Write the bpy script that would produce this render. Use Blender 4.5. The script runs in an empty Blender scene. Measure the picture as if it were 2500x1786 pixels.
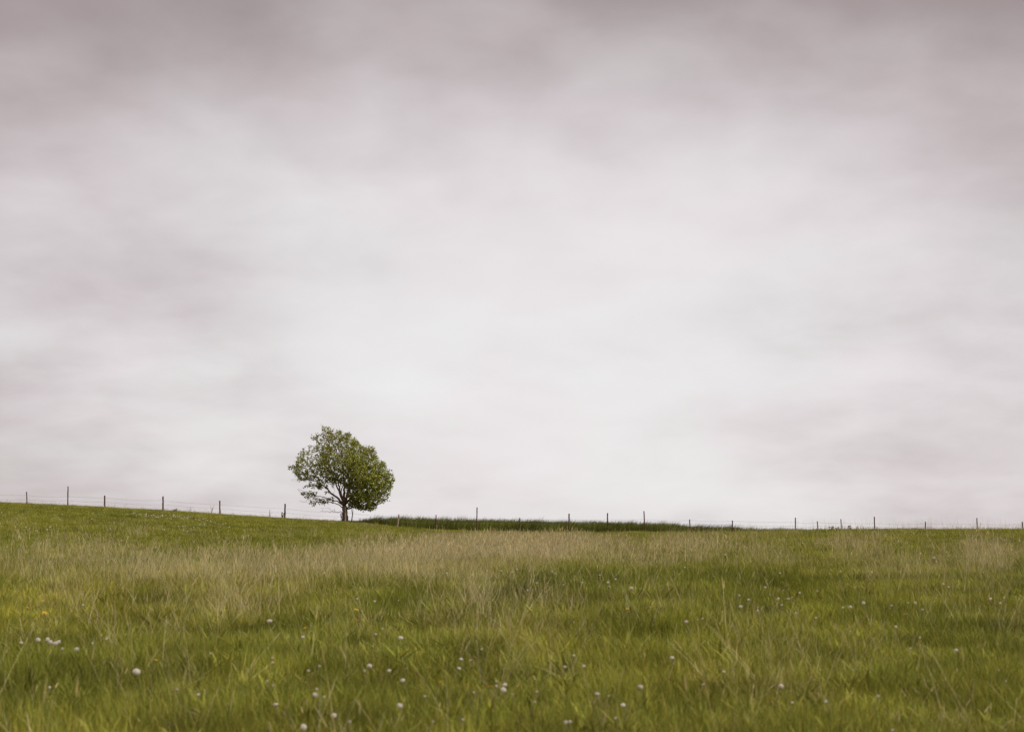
import bpy, math, random
import numpy as np
from mathutils import Vector

random.seed(7)
rng = np.random.default_rng(11)
scene = bpy.context.scene

# ------------------------------------------------------------------ camera
FPX = 3472.2                      # 50 mm on 36 mm, in pixels of the 2500 px wide photograph
CX, CY, HOR = 1250.0, 893.0, 1300.0
PITCH = math.atan((HOR - CY) / FPX)
CP, SP = math.cos(PITCH), math.sin(PITCH)
cam_d = bpy.data.cameras.new('camera')
cam = bpy.data.objects.new('camera', cam_d)
scene.collection.objects.link(cam)
cam.location = (0, 0, 0)
cam.rotation_euler = (math.pi / 2 + PITCH, 0, 0)
cam_d.lens = 50
cam_d.sensor_width = 36
cam_d.clip_start = 0.1
cam_d.clip_end = 12000
cam_d.dof.use_dof = True
cam_d.dof.focus_distance = 100
cam_d.dof.aperture_fstop = 3.6
scene.camera = cam

# ------------------------------------------------------------------ sky
SUN_AZ, SUN_EL = math.radians(118), math.radians(42)   # clockwise from +Y (view direction)
world = bpy.data.worlds.new('World')
scene.world = world
world.use_nodes = True
nt = world.node_tree
nt.nodes.clear()


def N(tree, kind, **kw):
    n = tree.nodes.new(kind)
    for k, v in kw.items():
        setattr(n, k, v)
    return n


def M(tree, op, a, b=None, c=None, clamp=False):
    n = tree.nodes.new('ShaderNodeMath')
    n.operation = op
    n.use_clamp = clamp
    for i, v in enumerate((a, b, c)):
        if v is None:
            continue
        if isinstance(v, (int, float)):
            n.inputs[i].default_value = v
        else:
            tree.links.new(v, n.inputs[i])
    return n.outputs[0]


def ramp(tree, fac, stops, interp='EASE'):
    r = tree.nodes.new('ShaderNodeValToRGB')
    r.color_ramp.interpolation = interp
    while len(r.color_ramp.elements) < len(stops):
        r.color_ramp.elements.new(0.5)
    for e, (p, c) in zip(r.color_ramp.elements, stops):
        e.position = p
        e.color = (c[0], c[1], c[2], 1) if not isinstance(c, (int, float)) else (c, c, c, 1)
    tree.links.new(fac, r.inputs[0])
    return r.outputs[0]


def mixc(tree, fac, a, b, mode='MIX'):
    n = tree.nodes.new('ShaderNodeMix')
    n.data_type = 'RGBA'
    n.blend_type = mode
    for s, v in ((0, fac), (6, a), (7, b)):
        if isinstance(v, (int, float)):
            n.inputs[s].default_value = v
        elif isinstance(v, tuple):
            n.inputs[s].default_value = (v[0], v[1], v[2], 1)
        else:
            tree.links.new(v, n.inputs[s])
    return n.outputs[2]


tc = N(nt, 'ShaderNodeTexCoord')
sep = N(nt, 'ShaderNodeSeparateXYZ')
nt.links.new(tc.outputs['Generated'], sep.inputs[0])
dx, dy, dz = sep.outputs
el = M(nt, 'ARCSINE', dz)
az = M(nt, 'ARCTAN2', dx, dy)
# cloud deck: directions projected on a flat layer, so clouds shrink towards the horizon
den = M(nt, 'ADD', M(nt, 'MAXIMUM', dz, 0.0), 0.30)
comb = N(nt, 'ShaderNodeCombineXYZ')
nt.links.new(M(nt, 'DIVIDE', dx, den), comb.inputs[0])
nt.links.new(M(nt, 'DIVIDE', dy, den), comb.inputs[1])
comb.inputs[2].default_value = 3.7
mp = N(nt, 'ShaderNodeMapping')
mp.inputs['Location'].default_value = (2.3, 5.1, 0)
mp.inputs['Scale'].default_value = (0.85, 0.85, 1.0)
nt.links.new(comb.outputs[0], mp.inputs[0])


def noise(scale, detail, rough, dist=0.0, off=0.0):
    n = N(nt, 'ShaderNodeTexNoise')
    n.noise_dimensions = '3D'
    mm = N(nt, 'ShaderNodeVectorMath')
    mm.operation = 'ADD'
    mm.inputs[1].default_value = (off, off * 0.7, off * 1.3)
    nt.links.new(mp.outputs[0], mm.inputs[0])
    nt.links.new(mm.outputs[0], n.inputs['Vector'])
    n.inputs['Scale'].default_value = scale
    n.inputs['Detail'].default_value = detail
    n.inputs['Roughness'].default_value = rough
    n.inputs['Distortion'].default_value = dist
    return n.outputs['Fac']


n1 = noise(2.7, 5, 0.45, 0.12, 6.3)
n2 = noise(6.5, 6, 0.5, 0.2, 4.2)
n3 = noise(3.0, 2, 0.5, 0.0, 9.1)
# the overcast thins around one broad area ahead of the camera and thickens away from it
ea = M(nt, 'DIVIDE', M(nt, 'ADD', az, -0.03), 0.58)
eb_up = M(nt, 'DIVIDE', M(nt, 'MAXIMUM', M(nt, 'ADD', el, -0.165), 0.0), 0.205)
eb_dn = M(nt, 'DIVIDE', M(nt, 'MINIMUM', M(nt, 'ADD', el, -0.165), 0.0), 0.50)
eb = M(nt, 'ADD', eb_up, eb_dn)
dist = M(nt, 'SQRT', M(nt, 'ADD', M(nt, 'MULTIPLY', ea, ea), M(nt, 'MULTIPLY', eb, eb)))
wob = M(nt, 'ADD', M(nt, 'MULTIPLY', M(nt, 'ADD', n1, -0.5), 0.72), M(nt, 'MULTIPLY', M(nt, 'ADD', n2, -0.5), 0.52))
dist = M(nt, 'MULTIPLY', M(nt, 'ADD', M(nt, 'ADD', dist, wob), 0.03), 0.76)
cloud = ramp(nt, dist, [(0.0, (0.86, 0.85, 0.855)), (0.27, (0.785, 0.762, 0.768)), (0.49, (0.64, 0.602, 0.608)),
                        (0.70, (0.475, 0.422, 0.424)), (0.86, (0.37, 0.315, 0.313)), (1.0, (0.31, 0.255, 0.25))], 'B_SPLINE')
# an overcast dome is brighter overhead than towards the horizon
zen = ramp(nt, M(nt, 'DIVIDE', el, 1.5708), [(0.30, (1.0, 1.0, 1.0)), (0.75, (3.7, 3.95, 3.95))], 'EASE')
cloud = mixc(nt, 1.0, cloud, zen, 'MULTIPLY')
# faint change of hue between the pinkish and the neutral clouds
hue = ramp(nt, n3, [(0.40, (1.0, 0.970, 0.978)), (0.60, (0.995, 0.997, 0.99))], 'EASE')
cloud = mixc(nt, 1.0, cloud, hue, 'MULTIPLY')
sky = N(nt, 'ShaderNodeTexSky')
sky.sky_type = 'NISHITA'
sky.sun_disc = False
sky.sun_elevation = SUN_EL
sky.sun_rotation = SUN_AZ
cloud10 = mixc(nt, 1.0, cloud, (6.05, 6.0, 6.0), 'MULTIPLY')
skycol = mixc(nt, 0.97, sky.outputs[0], cloud10)
bg = N(nt, 'ShaderNodeBackground')
nt.links.new(skycol, bg.inputs[0])
bg.inputs[1].default_value = 0.1
out = N(nt, 'ShaderNodeOutputWorld')
nt.links.new(bg.outputs[0], out.inputs[0])

# ------------------------------------------------------------------ sun behind the overcast
sd = bpy.data.lights.new('sun', 'SUN')
sd.energy = 1.5
sd.angle = math.radians(11)
sd.color = (1.0, 0.95, 0.87)
sun = bpy.data.objects.new('sun', sd)
scene.collection.objects.link(sun)
sdir = Vector((math.sin(SUN_AZ) * math.cos(SUN_EL), math.cos(SUN_AZ) * math.cos(SUN_EL), math.sin(SUN_EL)))
sun.rotation_euler = sdir.to_track_quat('Z', 'Y').to_euler()
sun.location = sdir * 60

vs = scene.view_settings
scene.display_settings.display_device = 'sRGB'
vs.view_transform = 'Standard'
vs.look = 'None'
vs.exposure = 0.74
vs.gamma = 1.0
vs.use_curve_mapping = False
scene.render.engine = 'CYCLES'
scene.cycles.max_bounces = 8
scene.cycles.transmission_bounces = 6
scene.cycles.transparent_max_bounces = 8

# ------------------------------------------------------------------ helpers
col = scene.collection


def tag(o, label=None, cat=None, group=None, kind=None):
    if label: o['label'] = label
    if cat: o['category'] = cat
    if group: o['group'] = group
    if kind: o['kind'] = kind
    return o


def mesh_obj(name, verts, faces, mat=None, parent=None, smooth=True, link=True):
    me = bpy.data.meshes.new(name)
    me.from_pydata([tuple(v) for v in verts], [], [tuple(f) for f in faces])
    me.update()
    if smooth:
        me.polygons.foreach_set('use_smooth', [True] * len(me.polygons))
    if mat: me.materials.append(mat)
    o = bpy.data.objects.new(name, me)
    if link: col.objects.link(o)
    if parent: o.parent = parent
    return o


def ray(px, py):
    u, v = (px - CX) / FPX, (CY - py) / FPX
    return np.array((u, CP - v * SP, SP + v * CP))


def at(px, py, Y):
    d = ray(px, py)
    return d * (Y / d[1])


def proj(X, Y, Z):
    f = Y * CP + Z * SP
    up = -Y * SP + Z * CP
    return CX + FPX * X / f, CY - FPX * up / f


_perm = rng.random((256, 256))


def vnoise(x, y, seed=0):
    x = np.asarray(x, float) + seed * 17.31
    y = np.asarray(y, float) + seed * 9.77
    xi, yi = np.floor(x).astype(int), np.floor(y).astype(int)
    fx, fy = x - xi, y - yi
    fx = fx * fx * (3 - 2 * fx); fy = fy * fy * (3 - 2 * fy)
    g = lambda a, b: _perm[a & 255, b & 255]
    return ((g(xi, yi) * (1 - fx) + g(xi + 1, yi) * fx) * (1 - fy) +
            (g(xi, yi + 1) * (1 - fx) + g(xi + 1, yi + 1) * fx) * fy)


def fbm(x, y, seed=0, octs=3):
    s, a, t = 0, 1.0, 0
    for k in range(octs):
        s = s + a * vnoise(x * 2 ** k, y * 2 ** k, seed + k * 3)
        t += a; a *= 0.5
    return s / t

# ------------------------------------------------------------------ terrain
ROWS = np.array([-60, -10, 0, 7.5, 12, 20, 30, 45, 65, 80, 92, 100, 112, 130, 160, 220, 320], float)
NEAR = [-2.4, -1.62, -1.38, -1.08, -0.99, -0.76, -0.60]
TAB = {  # X : heights at Y = 45 65 80 92 100 112 130 160 220 320
    -90: [-.05, 1.1, 2.0, 2.6, 2.6, 2.2, 1.2, -1, -5, -8],
    -60: [-.10, 1.0, 1.9, 2.45, 2.45, 2.0, 1.0, -1, -5, -8],
    -36: [-.22, .62, 1.50, 2.00, 1.98, 1.6, .3, -1.5, -5, -8],
    -24: [-.27, .40, 1.02, 1.42, 1.40, 1.0, .1, -1.5, -5, -8],
    -16: [-.32, .18, .60, .87, .86, .6, .1, -1.2, -5, -8],
    -11.7: [-.36, .02, .34, .60, .70, .60, .3, -1, -5, -8],
    -8: [-.40, -.16, .04, .20, .30, .42, .4, -.9, -5, -8],
    -5: [-.44, -.34, -.22, -.04, .12, .30, .35, -.8, -5, -8],
    0: [-.47, -.46, -.42, -.26, -.05, .22, .32, -.8, -5, -8],
    4: [-.47, -.46, -.42, -.26, -.08, .17, .27, -.8, -5, -8],
    8: [-.45, -.40, -.33, -.20, -.02, .12, .17, -.9, -5, -8],
    12: [-.42, -.18, -.06, -.08, -.06, .02, .02, -1, -5, -8],
    18: [-.40, .0, .05, -.12, -.2, -.2, -.3, -1.2, -5, -8],
    36: [-.38, .07, .06, -.12, -.2, -.3, -.5, -1.4, -5, -8],
    90: [-.36, .05, .05, -.10, -.2, -.3, -.5, -1.4, -5, -8],
}
GX = np.arange(-70, 70.01, 0.5)
GY = np.arange(-12, 170.01, 0.5)


def pchip(xs, ys, x):
    h = np.diff(xs); dlt = np.diff(ys) / h
    m = np.zeros_like(ys)
    for i in range(1, len(xs) - 1):
        if dlt[i - 1] * dlt[i] > 0:
            w1, w2 = 2 * h[i] + h[i - 1], h[i] + 2 * h[i - 1]
            m[i] = (w1 + w2) / (w1 / dlt[i - 1] + w2 / dlt[i])
    m[0], m[-1] = dlt[0], dlt[-1]
    k = np.clip(np.searchsorted(xs, x) - 1, 0, len(xs) - 2)
    t = (x - xs[k]) / h[k]
    return (ys[k] * (2 * t ** 3 - 3 * t ** 2 + 1) + m[k] * h[k] * (t ** 3 - 2 * t ** 2 + t) +
            ys[k + 1] * (-2 * t ** 3 + 3 * t ** 2) + m[k + 1] * h[k] * (t ** 3 - t ** 2))


tx = np.array(sorted(TAB))
full = np.arange(-90, 90.01, 0.5)
tabs = np.zeros((len(full), len(ROWS)))
ker = np.exp(-0.5 * (np.arange(-10, 11) * 0.5 / 1.6) ** 2); ker /= ker.sum()
for j in range(len(ROWS)):
    if j < len(NEAR):
        tabs[:, j] = NEAR[j]
    else:
        v = np.interp(full, tx, [TAB[a][j - len(NEAR)] for a in tx])
        tabs[:, j] = np.convolve(np.pad(v, 10, mode='edge'), ker, 'valid')
sel = np.searchsorted(full, GX - 1e-6)
GZ = np.stack([pchip(ROWS, tabs[i], GY) for i in sel])        # [x, y]
xx, yy = np.meshgrid(GX, GY, indexing='ij')
amp = np.clip((yy - 3) / 10, 0, 1) * np.where(yy > 88, 0.5, 1.0)
GZ += amp * ((fbm(xx * 0.32, yy * 0.32, 3) - 0.5) * 0.13 + (fbm(xx * 0.09, yy * 0.09, 8) - 0.5) * 0.10 + np.where(yy < 70, 1, .4) * (fbm(xx * 0.9, yy * 0.9, 13, 2) - 0.5) * 0.09)


def height(X, Y):
    X = np.clip(np.asarray(X, float), GX[0], GX[-1] - 1e-6); Y = np.clip(np.asarray(Y, float), GY[0], GY[-1] - 1e-6)
    fx, fy = (X - GX[0]) / 0.5, (Y - GY[0]) / 0.5
    i, j = fx.astype(int), fy.astype(int)
    fx, fy = fx - i, fy - j
    return (GZ[i, j] * (1 - fx) + GZ[i + 1, j] * fx) * (1 - fy) + (GZ[i, j + 1] * (1 - fx) + GZ[i + 1, j + 1] * fx) * fy


def hit(px, py, up=0.0, y0=5.0, y1=99.0):
    """first ground point (raised by up) along the ray of a photograph pixel"""
    d = ray(px, py)
    ys = np.linspace(y0, y1, 1900)
    P = np.outer(ys / d[1], d)
    dz_ = P[:, 2] - (height(P[:, 0], P[:, 1]) + up)
    k = np.nonzero(dz_ < 0)[0]
    if len(k) == 0:
        k = [int(np.argmin(dz_))]
    p = P[k[0]]
    return p


# ------------------------------------------------------------------ materials
def new_mat(name):
    m = bpy.data.materials.new(name)
    m.use_nodes = True
    m.node_tree.nodes.clear()
    return m


def finish(m, colour, rough=0.7, trans=0.0, spec=0.25, bump=None):
    t = m.node_tree
    p = N(t, 'ShaderNodeBsdfPrincipled')
    p.inputs['Roughness'].default_value = rough
    p.inputs['Specular IOR Level'].default_value = spec
    t.links.new(colour, p.inputs['Base Color'])
    if bump is not None:
        b = N(t, 'ShaderNodeBump')
        b.inputs['Strength'].default_value = bump[1]
        b.inputs['Distance'].default_value = bump[2]
        t.links.new(bump[0], b.inputs['Height'])
        t.links.new(b.outputs[0], p.inputs['Normal'])
    o = N(t, 'ShaderNodeOutputMaterial')
    if trans > 0:
        tr = N(t, 'ShaderNodeBsdfTranslucent')
        t.links.new(colour, tr.inputs[0])
        mx = N(t, 'ShaderNodeMixShader')
        mx.inputs[0].default_value = trans
        t.links.new(p.outputs[0], mx.inputs[1])
        t.links.new(tr.outputs[0], mx.inputs[2])
        t.links.new(mx.outputs[0], o.inputs[0])
    else:
        t.links.new(p.outputs[0], o.inputs[0])
    return m


def blade_mat(name, trans):
    """colour = tint of the tuft (instance attribute) varied blade by blade"""
    m = new_mat(name)
    t = m.node_tree
    a = N(t, 'ShaderNodeAttribute', attribute_name='tint', attribute_type='INSTANCER')
    b = N(t, 'ShaderNodeAttribute', attribute_name='bc', attribute_type='GEOMETRY')
    c = mixc(t, 1.0, a.outputs['Color'], b.outputs['Color'], 'MULTIPLY')
    c = mixc(t, 1.0, c, (2.0, 2.0, 2.0), 'MULTIPLY')
    return finish(m, c, 0.75, trans, 0.04)


def noise_mat(name, stops, scale=8.0, rough=0.8, trans=0.0, stretch=(1, 1, 1), detail=5, bump=None, spec=0.2):
    m = new_mat(name)
    t = m.node_tree
    g = N(t, 'ShaderNodeTexCoord')
    mpn = N(t, 'ShaderNodeMapping')
    mpn.inputs['Scale'].default_value = stretch
    t.links.new(g.outputs['Object'], mpn.inputs[0])
    n = N(t, 'ShaderNodeTexNoise')
    n.inputs['Scale'].default_value = scale
    n.inputs['Detail'].default_value = detail
    t.links.new(mpn.outputs[0], n.inputs['Vector'])
    c = ramp(t, n.outputs['Fac'], stops, 'LINEAR')
    return finish(m, c, rough, trans, spec, (n.outputs['Fac'], bump[0], bump[1]) if bump else None)


M_soil = noise_mat('field_soil', [(0.3, (0.045, 0.042, 0.014)), (0.55, (0.075, 0.075, 0.02)), (0.75, (0.13, 0.105, 0.05))], 1.7, 0.95, detail=8, bump=(0.6, 0.05))
M_green = blade_mat('green_blade', 0.28)
M_dry = blade_mat('dry_stalk', 0.22)
M_bark = noise_mat('tree_bark', [(0.3, (0.13, 0.085, 0.06)), (0.5, (0.27, 0.185, 0.135)), (0.72, (0.38, 0.29, 0.22))], 5, 0.9, stretch=(3, 3, .7), bump=(0.5, 0.03))
M_post = noise_mat('weathered_post', [(0.35, (0.055, 0.026, 0.022)), (0.55, (0.12, 0.055, 0.045)), (0.72, (0.25, 0.16, 0.13))], 6, 0.85, stretch=(1, 1, 1.3), bump=(0.5, 0.02))
M_postg = noise_mat('bleached_post', [(0.35, (0.24, 0.18, 0.14)), (0.55, (0.38, 0.31, 0.25)), (0.72, (0.5, 0.43, 0.36))], 7, 0.85, stretch=(1, 1, 1.3), bump=(0.5, 0.02))
M_wire = noise_mat('galvanised_wire', [(0.3, (0.16, 0.15, 0.15)), (0.7, (0.30, 0.28, 0.28))], 30, 0.5)
M_seed = noise_mat('dandelion_down', [(0.3, (0.80, 0.76, 0.68)), (0.7, (0.88, 0.85, 0.78))], 200, 0.9, 0.45)
M_core = noise_mat('dandelion_core', [(0.3, (0.20, 0.12, 0.07)), (0.7, (0.30, 0.2, 0.12))], 200, 0.9)
M_yel = noise_mat('dandelion_petal', [(0.3, (0.72, 0.46, 0.03)), (0.7, (0.80, 0.58, 0.06))], 200, 0.7, 0.3)
M_stem = noise_mat('flower_stem', [(0.3, (0.16, 0.16, 0.05)), (0.7, (0.25, 0.2, 0.09))], 40, 0.6, 0.15)
M_weed = noise_mat('weed_leaf', [(0.3, (0.07, 0.07, 0.022)), (0.7, (0.14, 0.10, 0.045))], 14, 0.7, 0.3)
M_weedr = noise_mat('dock_leaf', [(0.3, (0.10, 0.05, 0.032)), (0.7, (0.17, 0.09, 0.055))], 14, 0.7, 0.2)


def leaf_mat():
    m = new_mat('tree_leaf')
    t = m.node_tree
    b = N(t, 'ShaderNodeAttribute', attribute_name='bc', attribute_type='GEOMETRY')
    return finish(m, b.outputs['Color'], 0.5, 0.42, 0.35)


M_leaf = leaf_mat()

# ------------------------------------------------------------------ ground sheet, out to the horizon
far = [-4000, -2000, -1000, -500, -250, -140, -95]
gxs = np.array(far + list(GX) + [-a for a in far[::-1]])
gys = np.array([-4000, -1500, -500, -150, -50] + list(GY) + [190, 220, 270, 340, 500, 900, 1800, 3500, 6000])


def zfar(X, Y):
    z = height(X, Y)
    z = np.where(Y > 170, np.interp(Y, [170, 220, 320, 6000], [0, -4.0, -7.0, -8.0]) + z, z)
    z = np.where(Y < -12, z - np.minimum((-12 - Y) * 0.02, 3.0), z)
    return z


gxx, gyy = np.meshgrid(gxs, gys, indexing='ij')
gz = zfar(gxx, gyy)
V = np.stack([gxx, gyy, gz], -1).reshape(-1, 3)
ni, nj = len(gxs), len(gys)
ii, jj = np.meshgrid(np.arange(ni - 1), np.arange(nj - 1), indexing='ij')
a = (ii * nj + jj).ravel()
F = np.stack([a, a + nj, a + nj + 1, a + 1], -1)
me = bpy.data.meshes.new('field')
me.vertices.add(len(V)); me.vertices.foreach_set('co', V.ravel())
me.loops.add(F.size); me.loops.foreach_set('vertex_index', F.ravel())
me.polygons.add(len(F)); me.polygons.foreach_set('loop_start', np.arange(0, F.size, 4))
me.update(calc_edges=True)
me.polygons.foreach_set('use_smooth', [True] * len(F))
me.materials.append(M_soil)
field = bpy.data.objects.new('field', me)
col.objects.link(field)
tag(field, 'gently rising meadow ground under the grass', 'ground', kind='structure')


# ------------------------------------------------------------------ grass: prototypes and scattering
class Strips:
    def __init__(s):
        s.v, s.f, s.c = [], [], []

    def blade(s, base, ang, h, w, lean, curl, nseg, colr, twist=0.0, seed=None):
        """flat tapering blade that leans over in direction ang"""
        d = np.array((math.cos(ang), math.sin(ang), 0))
        side = np.array((-math.sin(ang + twist), math.cos(ang + twist), 0))
        i0 = len(s.v)
        for k in range(nseg + 1):
            t = k / nseg
            p = np.array(base) + d * (lean * t + curl * t * t) * h + np.array((0, 0, h * t * (1 - 0.22 * abs(curl) * t)))
            ww = w * (1 - t) ** 0.55 if seed is None else w * (1 - 0.5 * t)
            if k == nseg and seed is None:
                s.v.append(p); s.c.append(colr)
            else:
                s.v.append(p - side * ww / 2); s.v.append(p + side * ww / 2)
                s.c += [colr, colr]
        for k in range(nseg):
            b = i0 + 2 * k
            if k == nseg - 1 and seed is None:
                s.f.append((b, b + 1, b + 2))
            else:
                s.f.append((b, b + 1, b + 3, b + 2))
        if seed is not None:                       # seed head: a slim feathery spindle
            L, W, sc = seed
            top = s.v[-1] * 0.5 + s.v[-2] * 0.5
            dr = d * (lean + 2 * curl) * 0.9 + np.array((0, 0, 1.0)); dr /= np.linalg.norm(dr)
            for q in range(2):
                sd2 = side if q == 0 else np.cross(dr, side)
                i1 = len(s.v)
                for (tt, wk) in ((-0.15, 0.1), (0.15, 1.0), (0.6, 0.75), (1.0, 0.05)):
                    p = top + dr * L * tt
                    s.v += [p - sd2 * W * wk / 2, p + sd2 * W * wk / 2]
                    s.c += [sc, sc]
                for k in range(3):
                    b = i1 + 2 * k
                    s.f.append((b, b + 1, b + 3, b + 2))

    def build(s, name, mat):
        o = mesh_obj(name, s.v, s.f, mat, link=False, smooth=False)
        at_ = o.data.color_attributes.new('bc', 'FLOAT_COLOR', 'POINT')
        arr = np.ones((len(s.v), 4), np.float32)
        arr[:, :3] = np.array(s.c)
        at_.data.foreach_set('color', arr.ravel())
        return o


def U(a, b): return random.uniform(a, b)


def bcol(v=0.22, warm=0.10):
    k = 0.5 * U(1 - v, 1 + v)
    w = U(-warm, warm)
    return (k * (1 + w), k, k * (1 - w))


def tuft_green(name, n, rad, hmin, hmax, w, nseg, spread=1.0):
    s = Strips()
    for i in range(n):
        r = rad * math.sqrt(random.random()); a = U(0, 6.283)
        h = U(hmin, hmax) * (1.0 if random.random() < .8 else 1.25)
        c = bcol(0.42, 0.12)
        if random.random() < 0.12: c = (0.95, 0.78, 1.0)      # a dead blade among the green
        s.blade((r * math.cos(a), r * math.sin(a), -0.02), U(0, 6.283), h, w * U(.7, 1.3), U(0.05, .35) * spread, U(0.0, 0.55) * spread, nseg, c, U(-.8, .8))
    return s.build(name, M_green)


def tuft_dry(name, n, rad, hmin, hmax, w, nseg, heads=0.6, lean=0.22):
    s = Strips()
    for i in range(n):
        r = rad * math.sqrt(random.random()); a = U(0, 6.283)
        h = U(hmin, hmax)
        c = bcol(0.25, 0.06)
        base = (r * math.cos(a), r * math.sin(a), -0.02)
        sd_ = (U(.06, .13), w * U(1.3, 2.1), bcol(0.25, 0.08)) if random.random() < heads else None
        s.blade(base, random.gauss(0.3, 1.6), h, w * U(.7, 1.25), abs(random.gauss(0, lean)), U(0.0, 0.25), nseg, c, U(-1.5, 1.5), seed=sd_)
        if random.random() < 0.6:                               # a dead leaf lower on the stalk
            s.blade(base, U(0, 6.283), h * U(.35, .7), w * U(1.0, 1.8), U(.2, .5), U(.2, .8), max(2, nseg - 1), bcol(.25, .06), U(-.8, .8))
    return s.build(name, M_dry)


def tuft_crop(name, n, rad):
    s = Strips()
    for i in range(n):
        r = rad * math.sqrt(random.random()); a = U(0, 6.283)
        s.blade((r * math.cos(a), r * math.sin(a), -0.02), random.gauss(0.0, 0.7), U(.40, .82), U(.016, .034), U(.05, .25), U(.1, .55), 4, bcol(.55, .12), U(-1.2, 1.2))
    return s.build(name, M_green)


def rosette(name):
    s = Strips()
    for i in range(10):
        s.blade((U(-.02, .02), U(-.02, .02), 0.0), U(0, 6.283), U(.08, .16), U(.018, .035), U(.5, 1.2), U(.1, .6), 4, bcol(.25, .08), U(-.3, .3))
    return s.build(name, M_green)


def proto_collection(name, objs):
    c = bpy.data.collections.new(name)
    for o in objs: c.objects.link(o)
    return c


def scatter(name, protos, P, rotz, tilt, scl, tint, idx):
    n = len(P)
    me = bpy.data.meshes.new(name)
    me.vertices.add(n)
    me.vertices.foreach_set('co', np.asarray(P, np.float32).ravel())
    rot = np.zeros((n, 3), np.float32)
    rot[:, :2] = tilt; rot[:, 2] = rotz
    me.attributes.new('rot', 'FLOAT_VECTOR', 'POINT').data.foreach_set('vector', rot.ravel())
    me.attributes.new('scl', 'FLOAT_VECTOR', 'POINT').data.foreach_set('vector', np.asarray(scl, np.float32).ravel())
    c4 = np.ones((n, 4), np.float32); c4[:, :3] = tint
    me.attributes.new('tint', 'FLOAT_COLOR', 'POINT').data.foreach_set('color', c4.ravel())
    me.attributes.new('idx', 'INT', 'POINT').data.foreach_set('value', np.asarray(idx, np.int32))
    o = bpy.data.objects.new(name, me)
    col.objects.link(o)
    g = bpy.data.node_groups.new(name, 'GeometryNodeTree')
    g.interface.new_socket('Geometry', in_out='INPUT', socket_type='NodeSocketGeometry')
    g.interface.new_socket('Geometry', in_out='OUTPUT', socket_type='NodeSocketGeometry')
    gi, go = g.nodes.new('NodeGroupInput'), g.nodes.new('NodeGroupOutput')
    iop = g.nodes.new('GeometryNodeInstanceOnPoints')
    ci = g.nodes.new('GeometryNodeCollectionInfo')
    ci.inputs['Collection'].default_value = protos
    ci.inputs['Separate Children'].default_value = True
    ci.inputs['Reset Children'].default_value = True

    def named(a, t):
        q = g.nodes.new('GeometryNodeInputNamedAttribute')
        q.data_type = t
        q.inputs['Name'].default_value = a
        return q.outputs[0]
    e2r = g.nodes.new('FunctionNodeEulerToRotation')
    g.links.new(named('rot', 'FLOAT_VECTOR'), e2r.inputs[0])
    g.links.new(gi.outputs[0], iop.inputs['Points'])
    g.links.new(ci.outputs[0], iop.inputs['Instance'])
    iop.inputs['Pick Instance'].default_value = True
    g.links.new(named('idx', 'INT'), iop.inputs['Instance Index'])
    g.links.new(e2r.outputs[0], iop.inputs['Rotation'])
    g.links.new(named('scl', 'FLOAT_VECTOR'), iop.inputs['Scale'])
    g.links.new(iop.outputs[0], go.inputs[0])
    md = o.modifiers.new('scatter', 'NODES')
    md.node_group = g
    return o


def sample_band(y0, y1, dens, margin=2.5):
    """random ground points between two distances, a little wider than the view"""
    half = 0.375 * y1 + margin
    n = int(dens * 2 * half * (y1 - y0))
    X = rng.uniform(-half, half, n); Y = rng.uniform(y0, y1, n)
    k = np.abs(X) < 0.375 * Y + margin
    return X[k], Y[k]


# dryness of the sward: hand-placed patches found on the photograph (pixel ellipses), plus noise
PATCH = [  # cx, cy, rx, ry, weight
    (760, 1366, 420, 26, 1.0), (450, 1372, 240, 26, .75), (1050, 1345, 260, 38, .85), (1290, 1330, 190, 36, .85),
    (1480, 1340, 150, 26, .5), (1680, 1330, 150, 26, .42), (1900, 1345, 120, 24, .5), (2060, 1325, 130, 26, .38), (2200, 1365, 150, 26, .36),
    (2410, 1350, 70, 28, .75), (1215, 1310, 200, 16, .5), (170, 1400, 130, 30, .6), (60, 1370, 90, 40, .35), (330, 1290, 60, 16, .25),
    (590, 1440, 110, 40, .65), (440, 1450, 120, 40, .35), (850, 1520, 70, 50, .35), (1130, 1440, 160, 60, .6), (1350, 1440, 120, 50, .4),
    (1260, 1480, 120, 50, .5), (1760, 1570, 130, 30, .5), (1920, 1590, 140, 40, .4), (2110, 1575, 60, 20, .35), (1560, 1690, 100, 30, .35),
    (430, 1560, 40, 80, .4), (1110, 1690, 50, 40, .25), (2330, 1470, 60, 25, .3), (2470, 1475, 60, 25, .4), (80, 1600, 90, 80, .22), (260, 1330, 240, 30, .25),
    (1980, 1300, 500, 12, .18), (150, 1760, 220, 60, .3), (2350, 1620, 140, 70, .2),
]
GREENP = [  # lush dark green patches
    (1820, 1385, 180, 26, .8), (1850, 1420, 120, 14, .6), (1600, 1475, 120, 22, .8), (960, 1420, 70, 26, .8), (1400, 1375, 160, 20, .7),
    (690, 1480, 60, 16, .5), (790, 1555, 40, 14, .8), (650, 1310, 250, 24, .5), (950, 1310, 80, 12, .6), (880, 1390, 100, 10, .4), (60, 1550, 120, 40, .5),
    (2060, 1440, 150, 24, .4), (1960, 1330, 60, 24, .35), (2300, 1470, 140, 16, .5), (1060, 1730, 160, 40, .5), (2160, 1570, 70, 14, .6),
]


def patchsum(tab, px, py):
    s = np.zeros_like(px)
    for cx, cy, rx, ry, w in tab:
        s = np.maximum(s, w * np.exp(-(((px - cx) / rx) ** 2 + ((py - cy) / ry) ** 2) * 0.9))
    return s


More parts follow.
